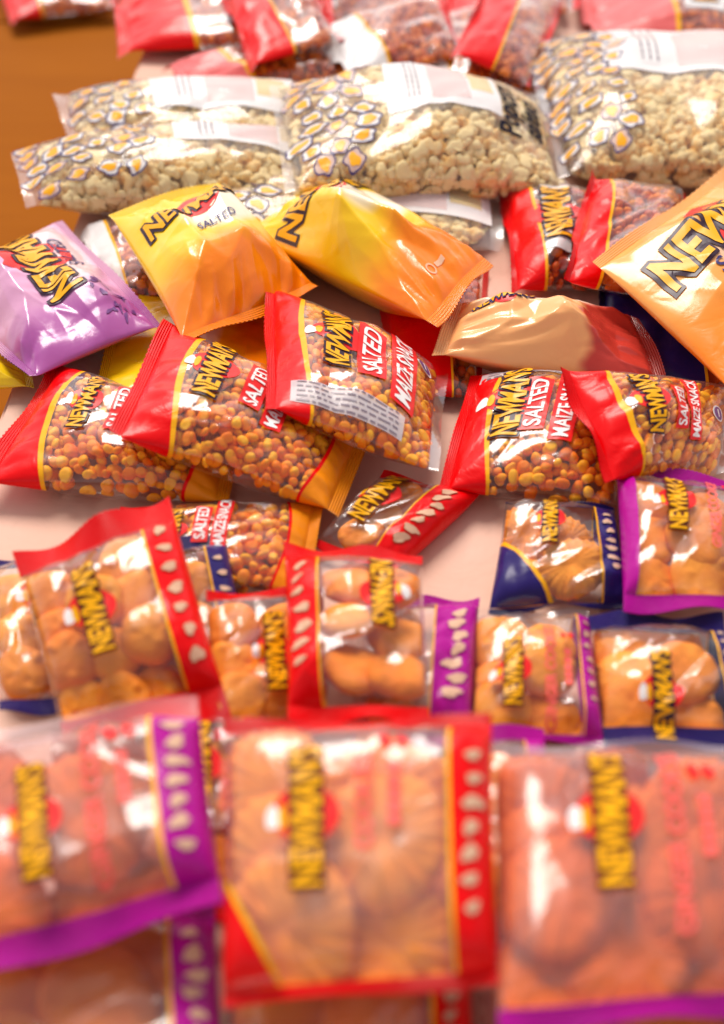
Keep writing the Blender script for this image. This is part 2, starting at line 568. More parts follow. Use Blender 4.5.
    # pieces ----------------------------------------------------------
    def patch(self, name, mat, e0, e1, ne=40, nc=60, c0=-1.0, c1=1.0, off=0.0, sides=(1, -1), zig=0.0, kind=None):
        """a strip of the bag between e0(c) and e1(c), e in 0..1 along the seal-to-seal axis"""
        f0 = e0 if callable(e0) else (lambda c: np.full_like(c, e0))
        f1 = e1 if callable(e1) else (lambda c: np.full_like(c, e1))
        V, F, UV = [], [], []
        base = 0
        for sd in sides:
            c = c0 + (c1 - c0) * (0.5 - 0.5 * np.cos(np.linspace(0, math.pi, nc))) if (c0 == -1 and c1 == 1) else np.linspace(c0, c1, nc)
            k = np.linspace(0, 1, ne)
            K, Cc = np.meshgrid(k, c, indexing='ij')
            A, B = f0(Cc), f1(Cc)
            if zig:
                zz = zig * (np.arange(nc) % 2)[None, :]
                if zig > 0 and callable(e1) is False and e1 >= 1:
                    B = B - zz
                elif callable(e0) is False and e0 <= 0:
                    A = A + zz
            E = (A + (B - A) * K).ravel()
            cc = Cc.ravel()
            s, t = (E, (cc + 1) / 2) if self.axis == 's' else ((cc + 1) / 2, E)
            z = (self.h(s, t) + off) if sd > 0 else -(self.h(s, t, False) + off)
            V.append(self.map(s, t, z))
            UV.append(np.stack([s, t] if self.axis == 's' else [t, s], -1))
            F.append(grid_faces(ne, nc, base, flip=(sd > 0) == (self.axis == 't')))
            base += ne * nc
        return mesh_obj(name, np.concatenate(V), np.concatenate(F).tolist(), mat, self.root, uv=np.concatenate(UV), kind=kind)

    def stamp(self, name, shapes, parent=None):
        """flat printed shapes laid on the front; shapes: (verts2d, faces, material, s0, t0, size, angle, offset)"""
        V, F, MI, mats = [], [], [], []
        base = 0
        for (v, f, mat, s0, t0, size, ang, off) in shapes:
            if mat not in mats:
                mats.append(mat)
            x, y = v[:, 0] * size, v[:, 1] * size
            ca, sa = math.cos(ang), math.sin(ang)
            s = s0 + (x * ca - y * sa) / self.Ws
            t = t0 - (x * sa + y * ca) / self.Ht
            s = np.clip(s, 0.002, 0.998); t = np.clip(t, 0.002, 0.998)
            V.append(self.map(s, t, self.h(s, t) + off))
            F += [[q + base for q in p] for p in f]
            MI += [mats.index(mat)] * len(f)
            base += len(v)
        o = mesh_obj(name, np.concatenate(V), F, mats, None, mat_idx=MI)
        par = parent or self.root
        o.parent = par
        if parent is None:
            o.matrix_parent_inverse = Matrix.Translation(-Vector(self.root.location))
        return o

    def logo(self, s0, t0, length, ang=math.pi / 2, plate='outline_dark', disc_on=True, emblem=True, txt="NEWMAN'S", boxed=False):
        v, f = text_mesh(txt, 0.03, 0.07)
        w = v[:, 0].max() - v[:, 0].min()
        sz = length / w
        v = v * np.array([1.0, 1.5])
        vo, fo = text_mesh(txt, 0.115, 0.07)
        vo = vo * np.array([1.0, 1.46])
        vb, fb = rect(w * 1.0, 1.22 if boxed else 0.5, 70, 18)
        sh = []
        if disc_on:
            vd, fd = disc(w * 0.20, w * 0.235, 30, 4)
            sh.append((vd, fd, 'letter_red', s0, t0, sz, ang, 0.0004))
        if emblem:
            dx, dy = -0.02 * w * sz, 0.23 * w * sz
            ca, sa = math.cos(ang), math.sin(ang)
            es, et = s0 + (dx * ca - dy * sa) / self.Ws, t0 - (dx * sa + dy * ca) / self.Ht
            vd, fd = disc(w * 0.085, w * 0.055, 24, 3, 3, 0.08, 1.0)
            sh.append((vd, fd, 'letter_white', es, et, sz, ang, 0.0006))
            ye, yt = s0 + (dx * ca - dy * 0.72 * sa) / self.Ws, t0 - (dx * sa + dy * 0.72 * ca) / self.Ht
            vd, fd = disc(w * 0.09, w * 0.03, 20, 2)
            sh.append((vd, fd, 'letter_yellow', ye, yt, sz, ang, 0.0007))
        if sh:
            self.stamp('emblem', sh)
        lg = self.stamp('logo', [(vb, fb, plate, s0, t0, sz, ang, 0.0009), (vo, fo, plate, s0, t0, sz, ang, 0.0011)])
        self.stamp('lettering', [(v, f, 'letter_yellow', s0, t0, sz, ang, 0.0018)], lg)

    def words(self, txt, mat, s0, t0, height, ang=math.pi / 2, off=0.001, box=None, bold=0.02, name='lettering', stretch=1.0):
        v, f = text_mesh(txt, bold, 0.10)
        v = v * np.array([stretch, 1.0])
        sz = height / 0.73
        if box:
            w = v[:, 0].max() - v[:, 0].min()
            hgt = v[:, 1].max() - v[:, 1].min()
            vb, fb = rect(w + 0.35, hgt + 0.35, 70, 18)
            lb = self.stamp('name_panel', [(vb, fb, box, s0, t0, sz, ang, off)])
            self.stamp(name, [(v, f, mat, s0, t0, sz, ang, off + 0.0007)], lb)
        else:
            self.stamp(name, [(v, f, mat, s0, t0, sz, ang, off)])

    def contents(self, name, mat, r, unit, e_rng=(0.12, 0.9), layers=3, seed=0, squash=0.9, jitter=0.35, fill=0.97, tip_tone=0.12):
        """many small pieces of food heaped inside, squeezed between the two films; one part"""
        rs = np.random.RandomState(seed + self.seed * 13)
        uvs, ufs = unit
        V, F, TN = [], [], []
        base = 0
        dx = 2 * r * squash
        for L in range(layers):
            ns, ntt = int(self.Ws / dx) + 1, int(self.Ht / (dx * 0.87)) + 1
            for j in range(ntt):
                for i in range(ns):
                    s = ((i + (j % 2) * 0.5 + 0.25 * L + rs.uniform(-jitter, jitter)) * dx) / self.Ws
                    t = ((j + 0.5 * (L % 2) + rs.uniform(-jitter, jitter)) * dx * 0.87) / self.Ht
                    e, c = self.ec(s, t)
                    e = (e + 1) / 2
                    if not (e_rng[0] < e < e_rng[1]) or abs(c) > 0.97 or rs.rand() > fill:
                        continue
                    hh = float(self.h(np.array([s]), np.array([t]))[0])
                    if hh < r * 0.5:
                        continue
                    z = hh - r * (0.95 + 0.25 * rs.rand()) - L * r * 1.45
                    if z < -hh:
                        continue
                    R = _rot(rs)
                    v = uvs[rs.randint(len(uvs))] if isinstance(uvs, list) else uvs
                    p = (v @ R.T) * r * rs.uniform(0.68, 1.22)
                    V.append(np.stack([s + p[:, 0] / self.Ws, t - p[:, 1] / self.Ht, z + p[:, 2]], -1))
                    F.append(ufs + base)
                    base += len(v)
                    rad = np.linalg.norm(v, axis=1)
                    TN.append(np.clip(rs.uniform(-.1, 1.05) + tip_tone * (rad - np.median(rad)) / (rad.std() + 1e-6), -.3, 1.4))
        V = np.concatenate(V)
        s, t = np.clip(V[:, 0], .01, .99), np.clip(V[:, 1], .01, .99)
        hh = self.h(s, t)
        z = np.clip(V[:, 2], -hh * 0.92, hh - 0.0012)
        o = mesh_obj(name, self.map(s, t, z), np.concatenate(F).tolist(), mat, self.root, tone=np.concatenate(TN), kind='stuff')
        return o

    def cookie(self, s0, t0, rad, thick, tilt=(0, 0), seed=0, mat='baked_cookie', style='drop', depth=0.0):
        rs = np.random.RandomState(seed + self.seed * 31)
        nr, na = 16, 56
        th = np.linspace(0, 2 * math.pi, na, endpoint=False)
        V = []
        wob = 1 + 0.03 * np.sin(th * 3 + rs.uniform(0, 6)) + 0.02 * np.sin(th * 5 + rs.uniform(0, 6))
        if style == 'fan':
            wob = wob + 0.025 * np.cos(th * 22)
        prof = [(0.02, 1.0), (.15, 1.0), (.3, .98), (.42, .95), (.54, .91), (.65, .85), (.75, .76), (.84, .64), (.91, .48), (.96, .3), (.99, .1), (1.0, -.1), (.97, -.4), (.88, -.6), (.5, -.62), (0.02, -.62)]
        bx = rs.uniform(-1, 1, (26, 2)); ba = rs.uniform(-.22, .26, 26)
        for (q, hz) in prof:
            x = q * wob * np.cos(th); y = q * wob * np.sin(th)
            z = np.full(na, hz)
            if hz > 0:
                for (cx, cy), am in zip(bx, ba):
                    z = z + am * np.exp(-((x - cx) ** 2 + (y - cy) ** 2) / 0.018)
                if style == 'fan':
                    z = z + 0.20 * np.cos(th * 22) * min(1, q * 1.4) - 0.25 * math.exp(-(q / .16) ** 2)
            V.append(np.stack([x * rad, y * rad, z * thick], -1))
        V = np.concatenate(V)
        F = []
        n = len(prof)
        for k in range(n - 1):
            for i in range(na):
                j = (i + 1) % na
                F.append([k * na + i, (k + 1) * na + i, (k + 1) * na + j, k * na + j])
        F.append(list(range(na)))
        F.append([(n - 1) * na + i for i in range(na)][::-1])
        ax, ay = tilt
        R = np.array(Matrix.Rotation(ax, 3, 'X') @ Matrix.Rotation(ay, 3, 'Y'))
        V = V @ R.T
        s = np.clip(s0 + V[:, 0] / self.Ws, 0.02, .98)
        t = np.clip(t0 - V[:, 1] / self.Ht, 0.02, .98)
        hh = self.h(s, t)
        hs = self.h(s, t, False)
        z0 = float(self.h(np.array([s0]), np.array([t0]))[0]) - thick * 1.1 - depth
        z0 = min(z0, -np.percentile(V[:, 2] - hh, 97) - 0.001 - depth)
        z = np.clip(V[:, 2] + z0, -hs * 0.9, hh - 0.0010)
        tone = np.clip(0.62 + rs.uniform(-.25, .25) + 0.0 * z, 0, 1)
        return mesh_obj('cookie', self.map(s, t, z), F, mat, self.root, tone=tone * np.ones(len(z)))


def _rot(rs):
    q = rs.normal(size=4)
    q /= np.linalg.norm(q)
    w, x, y, z = q
    return np.array([[1 - 2 * (y * y + z * z), 2 * (x * y - z * w), 2 * (x * z + y * w)],
                     [2 * (x * y + z * w), 1 - 2 * (x * x + z * z), 2 * (y * z - x * w)],
                     [2 * (x * z - y * w), 2 * (y * z + x * w), 1 - 2 * (x * x + y * y)]])


def ico(sub):
    bm = bmesh.new()
    bmesh.ops.create_icosphere(bm, subdivisions=sub, radius=1)
    v = np.array([p.co[:] for p in bm.verts])
    f = np.array([[q.index for q in p.verts] for p in bm.faces])
    bm.free()
    return v, f


_iv, _if = ico(3)
KERNELS = []
for k in range(9):
    rs = np.random.RandomState(40 + k)
    v = _iv * np.array([1.0, rs.uniform(.78, .95), rs.uniform(.6, .82)])
    d = np.ones(len(v))
    for q in range(7):
        a = rs.normal(size=3); a /= np.linalg.norm(a)
        cs = _iv @ a
        d += rs.uniform(-.20, .16) * np.exp(-(1 - cs) / rs.uniform(.06, .3))
    a = rs.normal(size=3); a /= np.linalg.norm(a)
    d -= .16 * np.exp(-np.abs(_iv @ a) / .07) * (_iv[:, 0] > -.2)      # the split in a puffed kernel
    KERNELS.append(v * d[:, None])
_iv3, _if3 = ico(3)
POPS = []
for k in range(6):
    rs = np.random.RandomState(90 + k)
    d = np.full(len(_iv3), 0.30)
    for q in range(13):
        a = rs.normal(size=3); a /= np.linalg.norm(a)
        cs = np.clip(_iv3 @ a, -1, 1)
        lob = np.where(cs > 0.74, 0.30 + 0.85 * np.sqrt(np.clip((cs - 0.74) / 0.26, 0, 1)), 0)
        d = np.maximum(d, lob * rs.uniform(0.75, 1.15))
    d *= 1 + 0.06 * np.sin(9 * _iv3[:, 0] + k) * np.sin(8 * _iv3[:, 1])
    POPS.append(_iv3 * d[:, None])


# ------------------------------------------------------------------ the kinds of bag
def label_lines(bag, s0, t0, w, h, ang, rows, mat='ink_grey', seed=3, panel='label_grey', off=0.0006):
    """small print nobody could read: a panel with rows of short strokes"""
    rs = np.random.RandomState(seed)
    vb, fb = rect(w, h, 16, 12)
    pn = bag.stamp('nutrition_label', [(vb, fb, panel, s0, t0, 1, ang, off)])
    sh = []
    ca, sa = math.cos(ang), math.sin(ang)
    for r in range(rows):
        y = h * (0.42 - 0.84 * r / max(1, rows - 1))
        x = -w * 0.45
        while x < w * 0.42:
            ln = min(rs.uniform(0.03, 0.12) * w, w * 0.45 - x)
            v, f = rect(ln, h * 0.32 / rows, 3, 2)
            cx = x + ln / 2
            sh.append((v, f, mat, s0 + (cx * ca - y * sa) / bag.Ws, t0 - (cx * sa + y * ca) / bag.Ht, 1, ang, off + 0.0004))
            x += ln + w * 0.02
    bag.stamp('small_print', sh, pn)


def maize_bag(label, corners, seed, T=0.024, logo=(0.33, 0.45, 0.5), words=(0.50, 0.45), foot=True, badge=None, side_label=None,
              head=0.17, kernel_r=0.0052, **kw):
    b = Bag('maize_snack_bag', label, 'snack bag', 'clear bags of toasted maize snack', corners, T, 's', seed, crumple=kw.pop('crumple', .24), facet=kw.pop('facet', (6, 4)), cr_amp=.0016, cr_w=.0045, **kw)
    hd = lambda c: head + 0.05 * (1 - (c * 0.9) ** 2) * 0 + 0.06 * (c + 0.2) ** 2
    hd2 = lambda c: hd(c) + 0.018 + 0.012 * (1 - c * c)
    ft = lambda c: 0.86 - 0.05 * c * c
    ft2 = lambda c: ft(c) + 0.014
    b.patch('seal', 'red_crimp', 0.0, b.seal, 8, 90, zig=0.006)
    b.patch('header_band', 'red_print', b.seal, hd, 26, 80)
    b.patch('arc_stripe', 'yellow_print', hd, hd2, 5, 80)
    if foot:
        b.patch('window_film', 'clear_film', hd2, ft, 130, 110)
        b.patch('foot_line', 'red_print', ft, ft2, 4, 80)
        b.patch('foot_band', 'orange_print', ft2, 1 - b.seal, 18, 80)
        b.patch('seal', 'orange_crimp', 1 - b.seal, 1.0, 8, 90, zig=0.006)
    else:
        b.patch('window_film', 'clear_film', hd2, 1 - b.seal, 140, 110)
        b.patch('seal', 'clear_film', 1 - b.seal, 1.0, 8, 90, zig=0.006)
    b.contents('maize_kernels', 'toasted_maize', kernel_r, (KERNELS, _if), (head + 0.02, 0.88 if foot else 0.94), 2, seed, squash=.84)
    b.logo(logo[0], logo[1], logo[2] * b.Ht)
    hgt = 0.085 * b.Ht
    b.words('SALTED', 'letter_white', words[0], words[1] + 0.04, hgt, box='letter_red', stretch=1.0)
    b.words('MAIZE SNACK', 'letter_white', words[0] + 1.75 * hgt / b.Ws, words[1], hgt * 0.95, box='letter_red', stretch=0.92)
    if badge:
        v, f = disc(1, 0.72, 26, 3)
        v2, f2 = disc(1.25, 0.95, 26, 3)
        v3, f3 = rect(1.2, 0.22, 8, 2)
        b.stamp('round_badge', [(v2, f2, 'letter_white', badge[0], badge[1], 0.007, 1.9, .0007), (v, f, 'badge_violet', badge[0], badge[1], 0.007, 1.9, .0011), (v3, f3, 'letter_white', badge[0], badge[1], 0.007, 1.9, .0015)])
    if side_label:
        label_lines(b, *side_label, seed=seed)
    return b


def nut_bag(label, corners, seed, T=0.022, header='red_print', logo=None, head=.24, **kw):
    b = Bag('nut_bag', label, 'nut bag', 'clear bags of roasted nuts', corners, T, 's', seed, crumple=.36, facet=(5, 3), gather=.3, cr_amp=.003, cr_w=.005, flap=.012, **kw)
    hd = lambda c: head + 0.05 * c
    b.patch('seal', header.replace('_print', '_crimp'), 0.0, b.seal, 6, 60, zig=0.006)
    b.patch('header_band', header, b.seal, hd, 20, 60)
    b.patch('arc_stripe', 'yellow_print', hd, lambda c: hd(c) + 0.025, 4, 60)
    b.patch('window_film', 'clear_film', lambda c: hd(c) + 0.025, 1 - b.seal, 70, 70)
    b.patch('seal', 'red_crimp', 1 - b.seal, 1.0, 6, 60, zig=0.006)
    b.contents('roasted_nuts', 'roast_nut', 0.0065, (KERNELS, _if), (0.2, 0.92), 2, seed)
    if logo:
        v, f = rect(logo[2] * b.Ht * 1.25, .22 * b.Ws, 20, 20)
        b.stamp('white_label', [(v, f, 'white_print', logo[0], logo[1], 1, math.pi / 2, .0003)])
        b.logo(logo[0], logo[1], logo[2] * b.Ht, emblem=False)
    return b


def chip_bag(label, corners, seed, foil, T=0.036, logo=(0.3, 0.4, 0.7), ang=90, sub='SALTED', sub_at=(0.5, 0.4), plate='outline_dark', badge=None, pattern=None, **kw):
    b = Bag('chip_bag', label, 'chip bag', 'opaque printed bags of salted chips', corners, T, 's', seed, crumple=kw.pop('crumple', .44),
            facet=kw.pop('facet', (4, 3)), gather=.25, hip=.62, ncrease=20, cr_amp=.0026, cr_w=.0055, wedge=1.7, ellipse=1.9, **kw)
    b.patch('seal', foil, 0.0, b.seal, 8, 90, zig=0.006)
    b.patch('pouch', foil, b.seal, 1 - b.seal, 140, 110)
    b.patch('seal', foil, 1 - b.seal, 1.0, 8, 90, zig=0.006)
    a = math.radians(ang)
    if logo:
        b.logo(logo[0], logo[1], logo[2] * b.Ht, a, plate, emblem=False)
    if sub:
        b.words(sub, 'ink_navy', sub_at[0], sub_at[1], 0.065 * b.Ht, a, bold=0.01)
    if pattern:
        rs = np.random.RandomState(seed)
        sh = []
        for q in range(16):
            v, f = disc(rs.uniform(.6, 1.6), rs.uniform(.25, .5), 18, 2, 3, .2, q)
            sh.append((v, f, 'badge_violet', pattern[0] + rs.uniform(-.10, .10), pattern[1] + rs.uniform(-.13, .13), .0042, rs.uniform(0, 3), .0007 + .0002 * (q % 3)))
        b.stamp('printed_pattern', sh)
    if badge:
        v, f = disc(1, 1, 24, 2, inner=.7)
        v2, f2 = rect(2.6, .8, 8, 3)
        b.stamp('round_badge', [(v, f, 'cream_print', badge[0], badge[1], .006, a, .0008), (v2, f2, 'cream_print', badge[0], badge[1] - .13, .006, a, .0008)])
    return b


def popcorn_bag(label, corners, seed, T=0.05, draw=(0.04, 0.30), panel=None, words=None, drawings=26, side=None, **kw):
    b = Bag('popcorn_bag', label, 'popcorn bag', 'big clear bags of popcorn', corners, T, 's', seed, crumple=.17, facet=(6, 4), seal=.035, **kw)
    b.patch('seal', 'popcorn_film', 0.0, b.seal, 6, 80, zig=0.004)
    b.patch('window_film', 'popcorn_film', b.seal, 1 - b.seal, 110, 90)
    b.patch('seal', 'popcorn_film', 1 - b.seal, 1.0, 6, 80, zig=0.004)
    b.contents('popped_corn', 'popped_corn', 0.0098, (POPS, _if3), (0.07, 0.95), 2, seed, squash=.66, tip_tone=.32)
    rs = np.random.RandomState(seed)
    sh, pts = [], []
    tries = 0
    while len(pts) < drawings and tries < 4000:
        tries += 1
        s, t = rs.uniform(*draw), rs.uniform(0.06, 0.94)
        if any(((s - a) * b.Ws) ** 2 + ((t - c) * b.Ht) ** 2 < 0.023 ** 2 for a, c in pts):
            continue
        pts.append((s, t))
        ph, an, sc = rs.uniform(0, 6), rs.uniform(0, 6), rs.uniform(.85, 1.15)
        v, f = disc(1, .8, 40, 3, 4, .10, ph)
        sh.append((v, f, 'pale_pink' if rs.rand() < .3 else 'white_print', s, t, .0128 * sc, an, .0006))
        v, f = disc(1, .8, 40, 2, 4, .10, ph, inner=.86)
        sh.append((v, f, 'ink_navy', s, t, .0128 * sc, an, .0010))
        v, f = disc(.62, .4, 28, 2, 3, .13, ph)
        sh.append((v, f, 'yellow_print', s, t, .0128 * sc, an + .4, .0010))
    b.stamp('printed_drawings', sh)
    if panel:
        s0, s1, t0, t1 = panel
        W, H = (s1 - s0) * b.Ws, (t1 - t0) * b.Ht
        cs, ct = (s0 + s1) / 2, (t0 + t1) / 2
        v, f = rect(H, W, 30, 40)
        pn = b.stamp('white_label', [(v, f, 'white_print', cs, ct, 1, math.pi / 2, .0006)])
        v1, f1 = rect(H * .8, W * .34, 12, 12)
        v2, f2 = rect(H * .5, W * .2, 10, 10)
        b.stamp('label_boxes', [(v1, f1, 'pale_pink', cs + (s1 - s0) * .05, ct, 1, math.pi / 2, .0010),
                                (v2, f2, 'pale_yellow', cs + (s1 - s0) * .34, ct, 1, math.pi / 2, .0010)], pn)
        label_lines(b, cs - (s1 - s0) * .27, ct, H * .8, W * .1, math.pi / 2, 3, seed=seed, panel='white_print', off=.0010)
    if words:
        b.words('Popcorn\nsalted', 'ink_black', words[0], words[1], words[2] * b.Ht, math.pi / 2, bold=.03)
    return b


PRINTS = {'red': 'red_print', 'purple': 'purple_print', 'navy': 'navy_print'}


def cookie_pack(label, corners, seed, colour, T=0.017, logo=(0.32, 0.5, 0.42), words=None, strip=0.17, layout='four', mat='baked_cookie',
                style='drop', corner=None, film='clear_film', seal_mat=None, sealw=.075, strip_line=True, red_text='letter_pink', rot180=False,
                left_strip=0, top_clear=False, **kw):
    b = Bag('cookie_packet', label, 'cookie packet', 'clear cookie packets with coloured strips', corners, T, 't', seed, crumple=kw.pop('crumple', .27),
            facet=kw.pop('facet', (5, 5)), seal=sealw, ellipse=kw.pop('ellipse', 4.0), wedge=kw.pop('wedge', 4.0), waist=kw.pop('waist', .02), **kw)
    pm = PRINTS[colour]
    sm = seal_mat or colour + '_crimp'
    c_st = 1 - 2 * strip
    # seals at both ends
    if top_clear:
        b.patch('seal', film, 0.0, b.seal, 8, 90, zig=.006)
    else:
        b.patch('seal', sm, 0.0, b.seal, 8, 90, zig=.006)
    b.patch('seal', sm, 1 - b.seal, 1.0, 8, 90, zig=.006)
    # film, then the printed strip along the right side
    b.patch('window_film', film, b.seal, 1 - b.seal, 100, 90, -1.0 + 2 * left_strip, c_st)
    if left_strip:
        b.patch('side_strip', pm, b.seal, 1 - b.seal, 80, 20, -1.0, -1.0 + 2 * left_strip)
    b.patch('side_strip', pm, b.seal, 1 - b.seal, 80, 26, c_st + .03 if strip_line else c_st, 1.0)
    if strip_line:
        b.patch('side_line', 'yellow_print', b.seal, 1 - b.seal, 80, 4, c_st, c_st + .03)
    # biscuits printed down the strip
    sh = []
    sw = strip * b.Ws
    npic = 7
    rs_ = np.random.RandomState(seed)
    for k in range(npic):
        t = 0.22 + 0.56 * k / (npic - 1)
        v, f = disc(1.25, .74, 26, 2, 3, .13, k + seed)
        v2, f2 = disc(1.42, .9, 26, 2, 3, .11, k + seed)
        sz = min(sw * .18, b.Ht * .040) * rs_.uniform(.8, 1.15)
        sp = 1 - strip * (.46 + rs_.uniform(-.09, .09))
        an_ = rs_.uniform(.1, 1.1)
        sh.append((v2, f2, 'strip_shade' if colour == 'red' else 'ink_navy' if colour == 'navy' else 'strip_plum', sp, t, sz, an_, .0006))
        sh.append((v, f, 'cream_print', sp, t, sz, an_, .0010))
    b.stamp('printed_biscuits', sh)
    if corner:
        # printed triangle across a lower corner, with a yellow edge
        for i in (0, 1):
            pass
        cs, ct = corner
        n = 14
        V, F = [], []
        for q, (off, m) in enumerate(((.0007, pm), (.0011, 'yellow_print'))):
            g = np.linspace(0, 1, n)
            if q == 0:
                vs = np.array([[-(1 - a) * cs * b.Ws * x, -(1 - 0) * 0 + a * 0 + (x * 0)] for a in g for x in g]) if False else None
                pts = []
                for a in g:
                    for x in g:
                        pts.append([x * (1 - a) * cs * b.Ws, a * ct * b.Ht])
                v = np.array(pts)
            else:
                pts = []
                for a in g:
                    for x in (0, .5, 1):
                        pts.append([(1 - a) * cs * b.Ws + x * .0028, a * ct * b.Ht])
                v = np.array(pts)
            f = grid_faces(n, n if q == 0 else 3).tolist()
            b.stamp('corner_print' if q == 0 else 'corner_line', [(v, f, m, 0.004, 1 - b.seal, 1, 0, off)])
    # contents
    r = min(b.Ws * (1 - strip), b.Ht * (1 - 2 * b.seal))
    rs = np.random.RandomState(seed + 5)
    nc_, nr_, R = {'four': (2, 3, .30), 'three': (2, 2, .33), 'six': (3, 4, .235), 'flat': (2, 3, .30), 'two': (1, 3, .34)}[layout]
    sc = 1 - strip
    k = 0
    for jj in range(nr_):
        for ii in range(nc_):
            s_ = sc * (.5 + (ii - (nc_ - 1) / 2) * (.92 / nc_) + rs.uniform(-.035, .035))
            t_ = .52 + (jj - (nr_ - 1) / 2) * (.74 / nr_) + rs.uniform(-.03, .03)
            # shingled: each row leans on the one behind it
            b.cookie(s_, t_, R * r * rs.uniform(.95, 1.12), T * rs.uniform(.34, .46), (rs.uniform(.12, .42), rs.uniform(-.3, .3)), k, mat, style,
                     depth=T * (.05 + .42 * ((ii + jj) % 2) + .15 * rs.rand()))
            k += 1
    if logo:
        b.logo(logo[0], logo[1], logo[2] * b.Ht, plate='outline_brown' if colour != 'navy' else 'outline_dark', boxed=True)
    if words:
        s0, t0, hgt = words
        b.words('GINGER COOKIES' if colour == 'purple' else 'COOKIES', red_text, s0, t0, hgt * b.Ws, bold=.035)
        sh = []
        ln = .24 * b.Ht
        for q in range(5):
            v, f = rect(ln * .17, hgt * b.Ws * .7, 4, 4)
            sh.append((v, f, red_text, s0 + 1.7 * hgt, t0 + (.5 - (q + .5) / 5) * ln / b.Ht - .02, 1, math.pi / 2, .001))
        for q in (-1, 1):
            v, f = disc(.035 * b.Ws, .022 * b.Ws, 18, 2)
            sh.append((v, f, 'letter_red', s0 + 1.7 * hgt + q * .03, t0 - ln / b.Ht * .5 - .11, 1, math.pi / 2 + .4, .001))
        b.stamp('flavour_print', sh)
    return b


# ------------------------------------------------------------------ the surface and the floor
def wood_mat():
    m, nt, out = new_mat('brown_boards')
    L = nt.links.new
    tc = N(nt, 'ShaderNodeTexCoord')
    mp = N(nt, 'ShaderNodeMapping')
    mp.inputs['Scale'].default_value = (0.9, 6, 1)
    L(tc.outputs['Object'], mp.inputs[0])
    nz = N(nt, 'ShaderNodeTexNoise')
    nz.inputs['Scale'].default_value = 3
    nz.inputs['Detail'].default_value = 8
    nz.inputs['Distortion'].default_value = 0.8
    L(mp.outputs[0], nz.inputs['Vector'])
    cr = N(nt, 'ShaderNodeValToRGB')
    cr.color_ramp.elements[0].position = 0.3
    cr.color_ramp.elements[0].color = (0.30, 0.085, 0.004, 1)
    cr.color_ramp.elements[1].position = 0.72
    cr.color_ramp.elements[1].color = (0.345, 0.102, 0.005, 1)
    L(nz.outputs['Fac'], cr.inputs[0])
    p = N(nt, 'ShaderNodeBsdfPrincipled')
    p.inputs['Roughness'].default_value = 0.8
    p.inputs['Specular IOR Level'].default_value = 0.04
    L(cr.outputs[0], p.inputs['Base Color'])
    b = N(nt, 'ShaderNodeBump')
    b.inputs['Strength'].default_value = .15
    b.inputs['Distance'].default_value = .003
    L(nz.outputs['Fac'], b.inputs['Height'])
    L(b.outputs[0], p.inputs['Normal'])
    L(p.outputs[0], out.inputs[0])
    MATS['brown_boards'] = m


def table_mat():
    m, nt, out = new_mat('pale_table')
    L = nt.links.new
    tc = N(nt, 'ShaderNodeTexCoord')
    nz = N(nt, 'ShaderNodeTexNoise')
    nz.inputs['Scale'].default_value = 9
    nz.inputs['Detail'].default_value = 5
    L(tc.outputs['Object'], nz.inputs['Vector'])
    cr = N(nt, 'ShaderNodeValToRGB')
    cr.color_ramp.elements[0].position = .3
    cr.color_ramp.elements[0].color = (0.68, 0.39, 0.28, 1)
    cr.color_ramp.elements[1].position = .7
    cr.color_ramp.elements[1].color = (0.73, 0.47, 0.37, 1)
    L(nz.outputs['Fac'], cr.inputs[0])
    p = N(nt, 'ShaderNodeBsdfPrincipled')
    p.inputs['Roughness'].default_value = 0.6
    p.inputs['Specular IOR Level'].default_value = 0.25
    L(cr.outputs[0], p.inputs['Base Color'])
    n2 = N(nt, 'ShaderNodeTexNoise')
    n2.inputs['Scale'].default_value = 26
    n2.inputs['Detail'].default_value = 6
    n2.inputs['Distortion'].default_value = 1.5
    L(tc.outputs['Object'], n2.inputs['Vector'])
    b = N(nt, 'ShaderNodeBump')
    b.inputs['Strength'].default_value = .35
    b.inputs['Distance'].default_value = .004
    L(n2.outputs['Fac'], b.inputs['Height'])
    L(b.outputs[0], p.inputs['Normal'])
    L(p.outputs[0], out.inputs[0])
    MATS['pale_table'] = m


wood_mat()
table_mat()


def slab(name, poly, z0, z1, mat, parent=None, bevel=0.004):
    bm = bmesh.new()
    lo = [bm.verts.new((x, y, z0)) for x, y in poly]
    hi = [bm.verts.new((x, y, z1)) for x, y in poly]
    n = len(poly)
    bm.faces.new(hi)
    bm.faces.new(lo[::-1])
    for i in range(n):
        j = (i + 1) % n
        bm.faces.new((lo[i], lo[j], hi[j], hi[i]))
    bmesh.ops.recalc_face_normals(bm, faces=bm.faces[:])
    if bevel:
        bmesh.ops.bevel(bm, geom=[e for e in bm.edges], offset=bevel, segments=2, affect='EDGES')
    me = bpy.data.meshes.new(name)
    bm.to_mesh(me)
    bm.free()
    me.materials.append(MATS[mat])
    o = bpy.data.objects.new(name, me)
    COL.objects.link(o)
    if parent is not None:
        o.parent = parent
    return o


FLOOR_Z = -0.16
# table: its left edge is seen running away at the upper left
e0 = at(68, 240, 0)
e1 = at(142, 52, 0)
dv = (e1 - e0)
near = e0 + dv * ((0.0 - e0[1]) / dv[1])
far = e0 + dv * ((2.5 - e0[1]) / dv[1])
tb = bpy.data.objects.new('table', None)
COL.objects.link(tb)
tb['label'] = 'pale peach white tabletop under the heap of snack bags'
tb['category'] = 'table'
slab('tabletop', [(near[0], 0.0), (1.3, 0.0), (1.3, 2.5), (far[0], 2.5)], -0.03, 0.0, 'pale_table', tb)

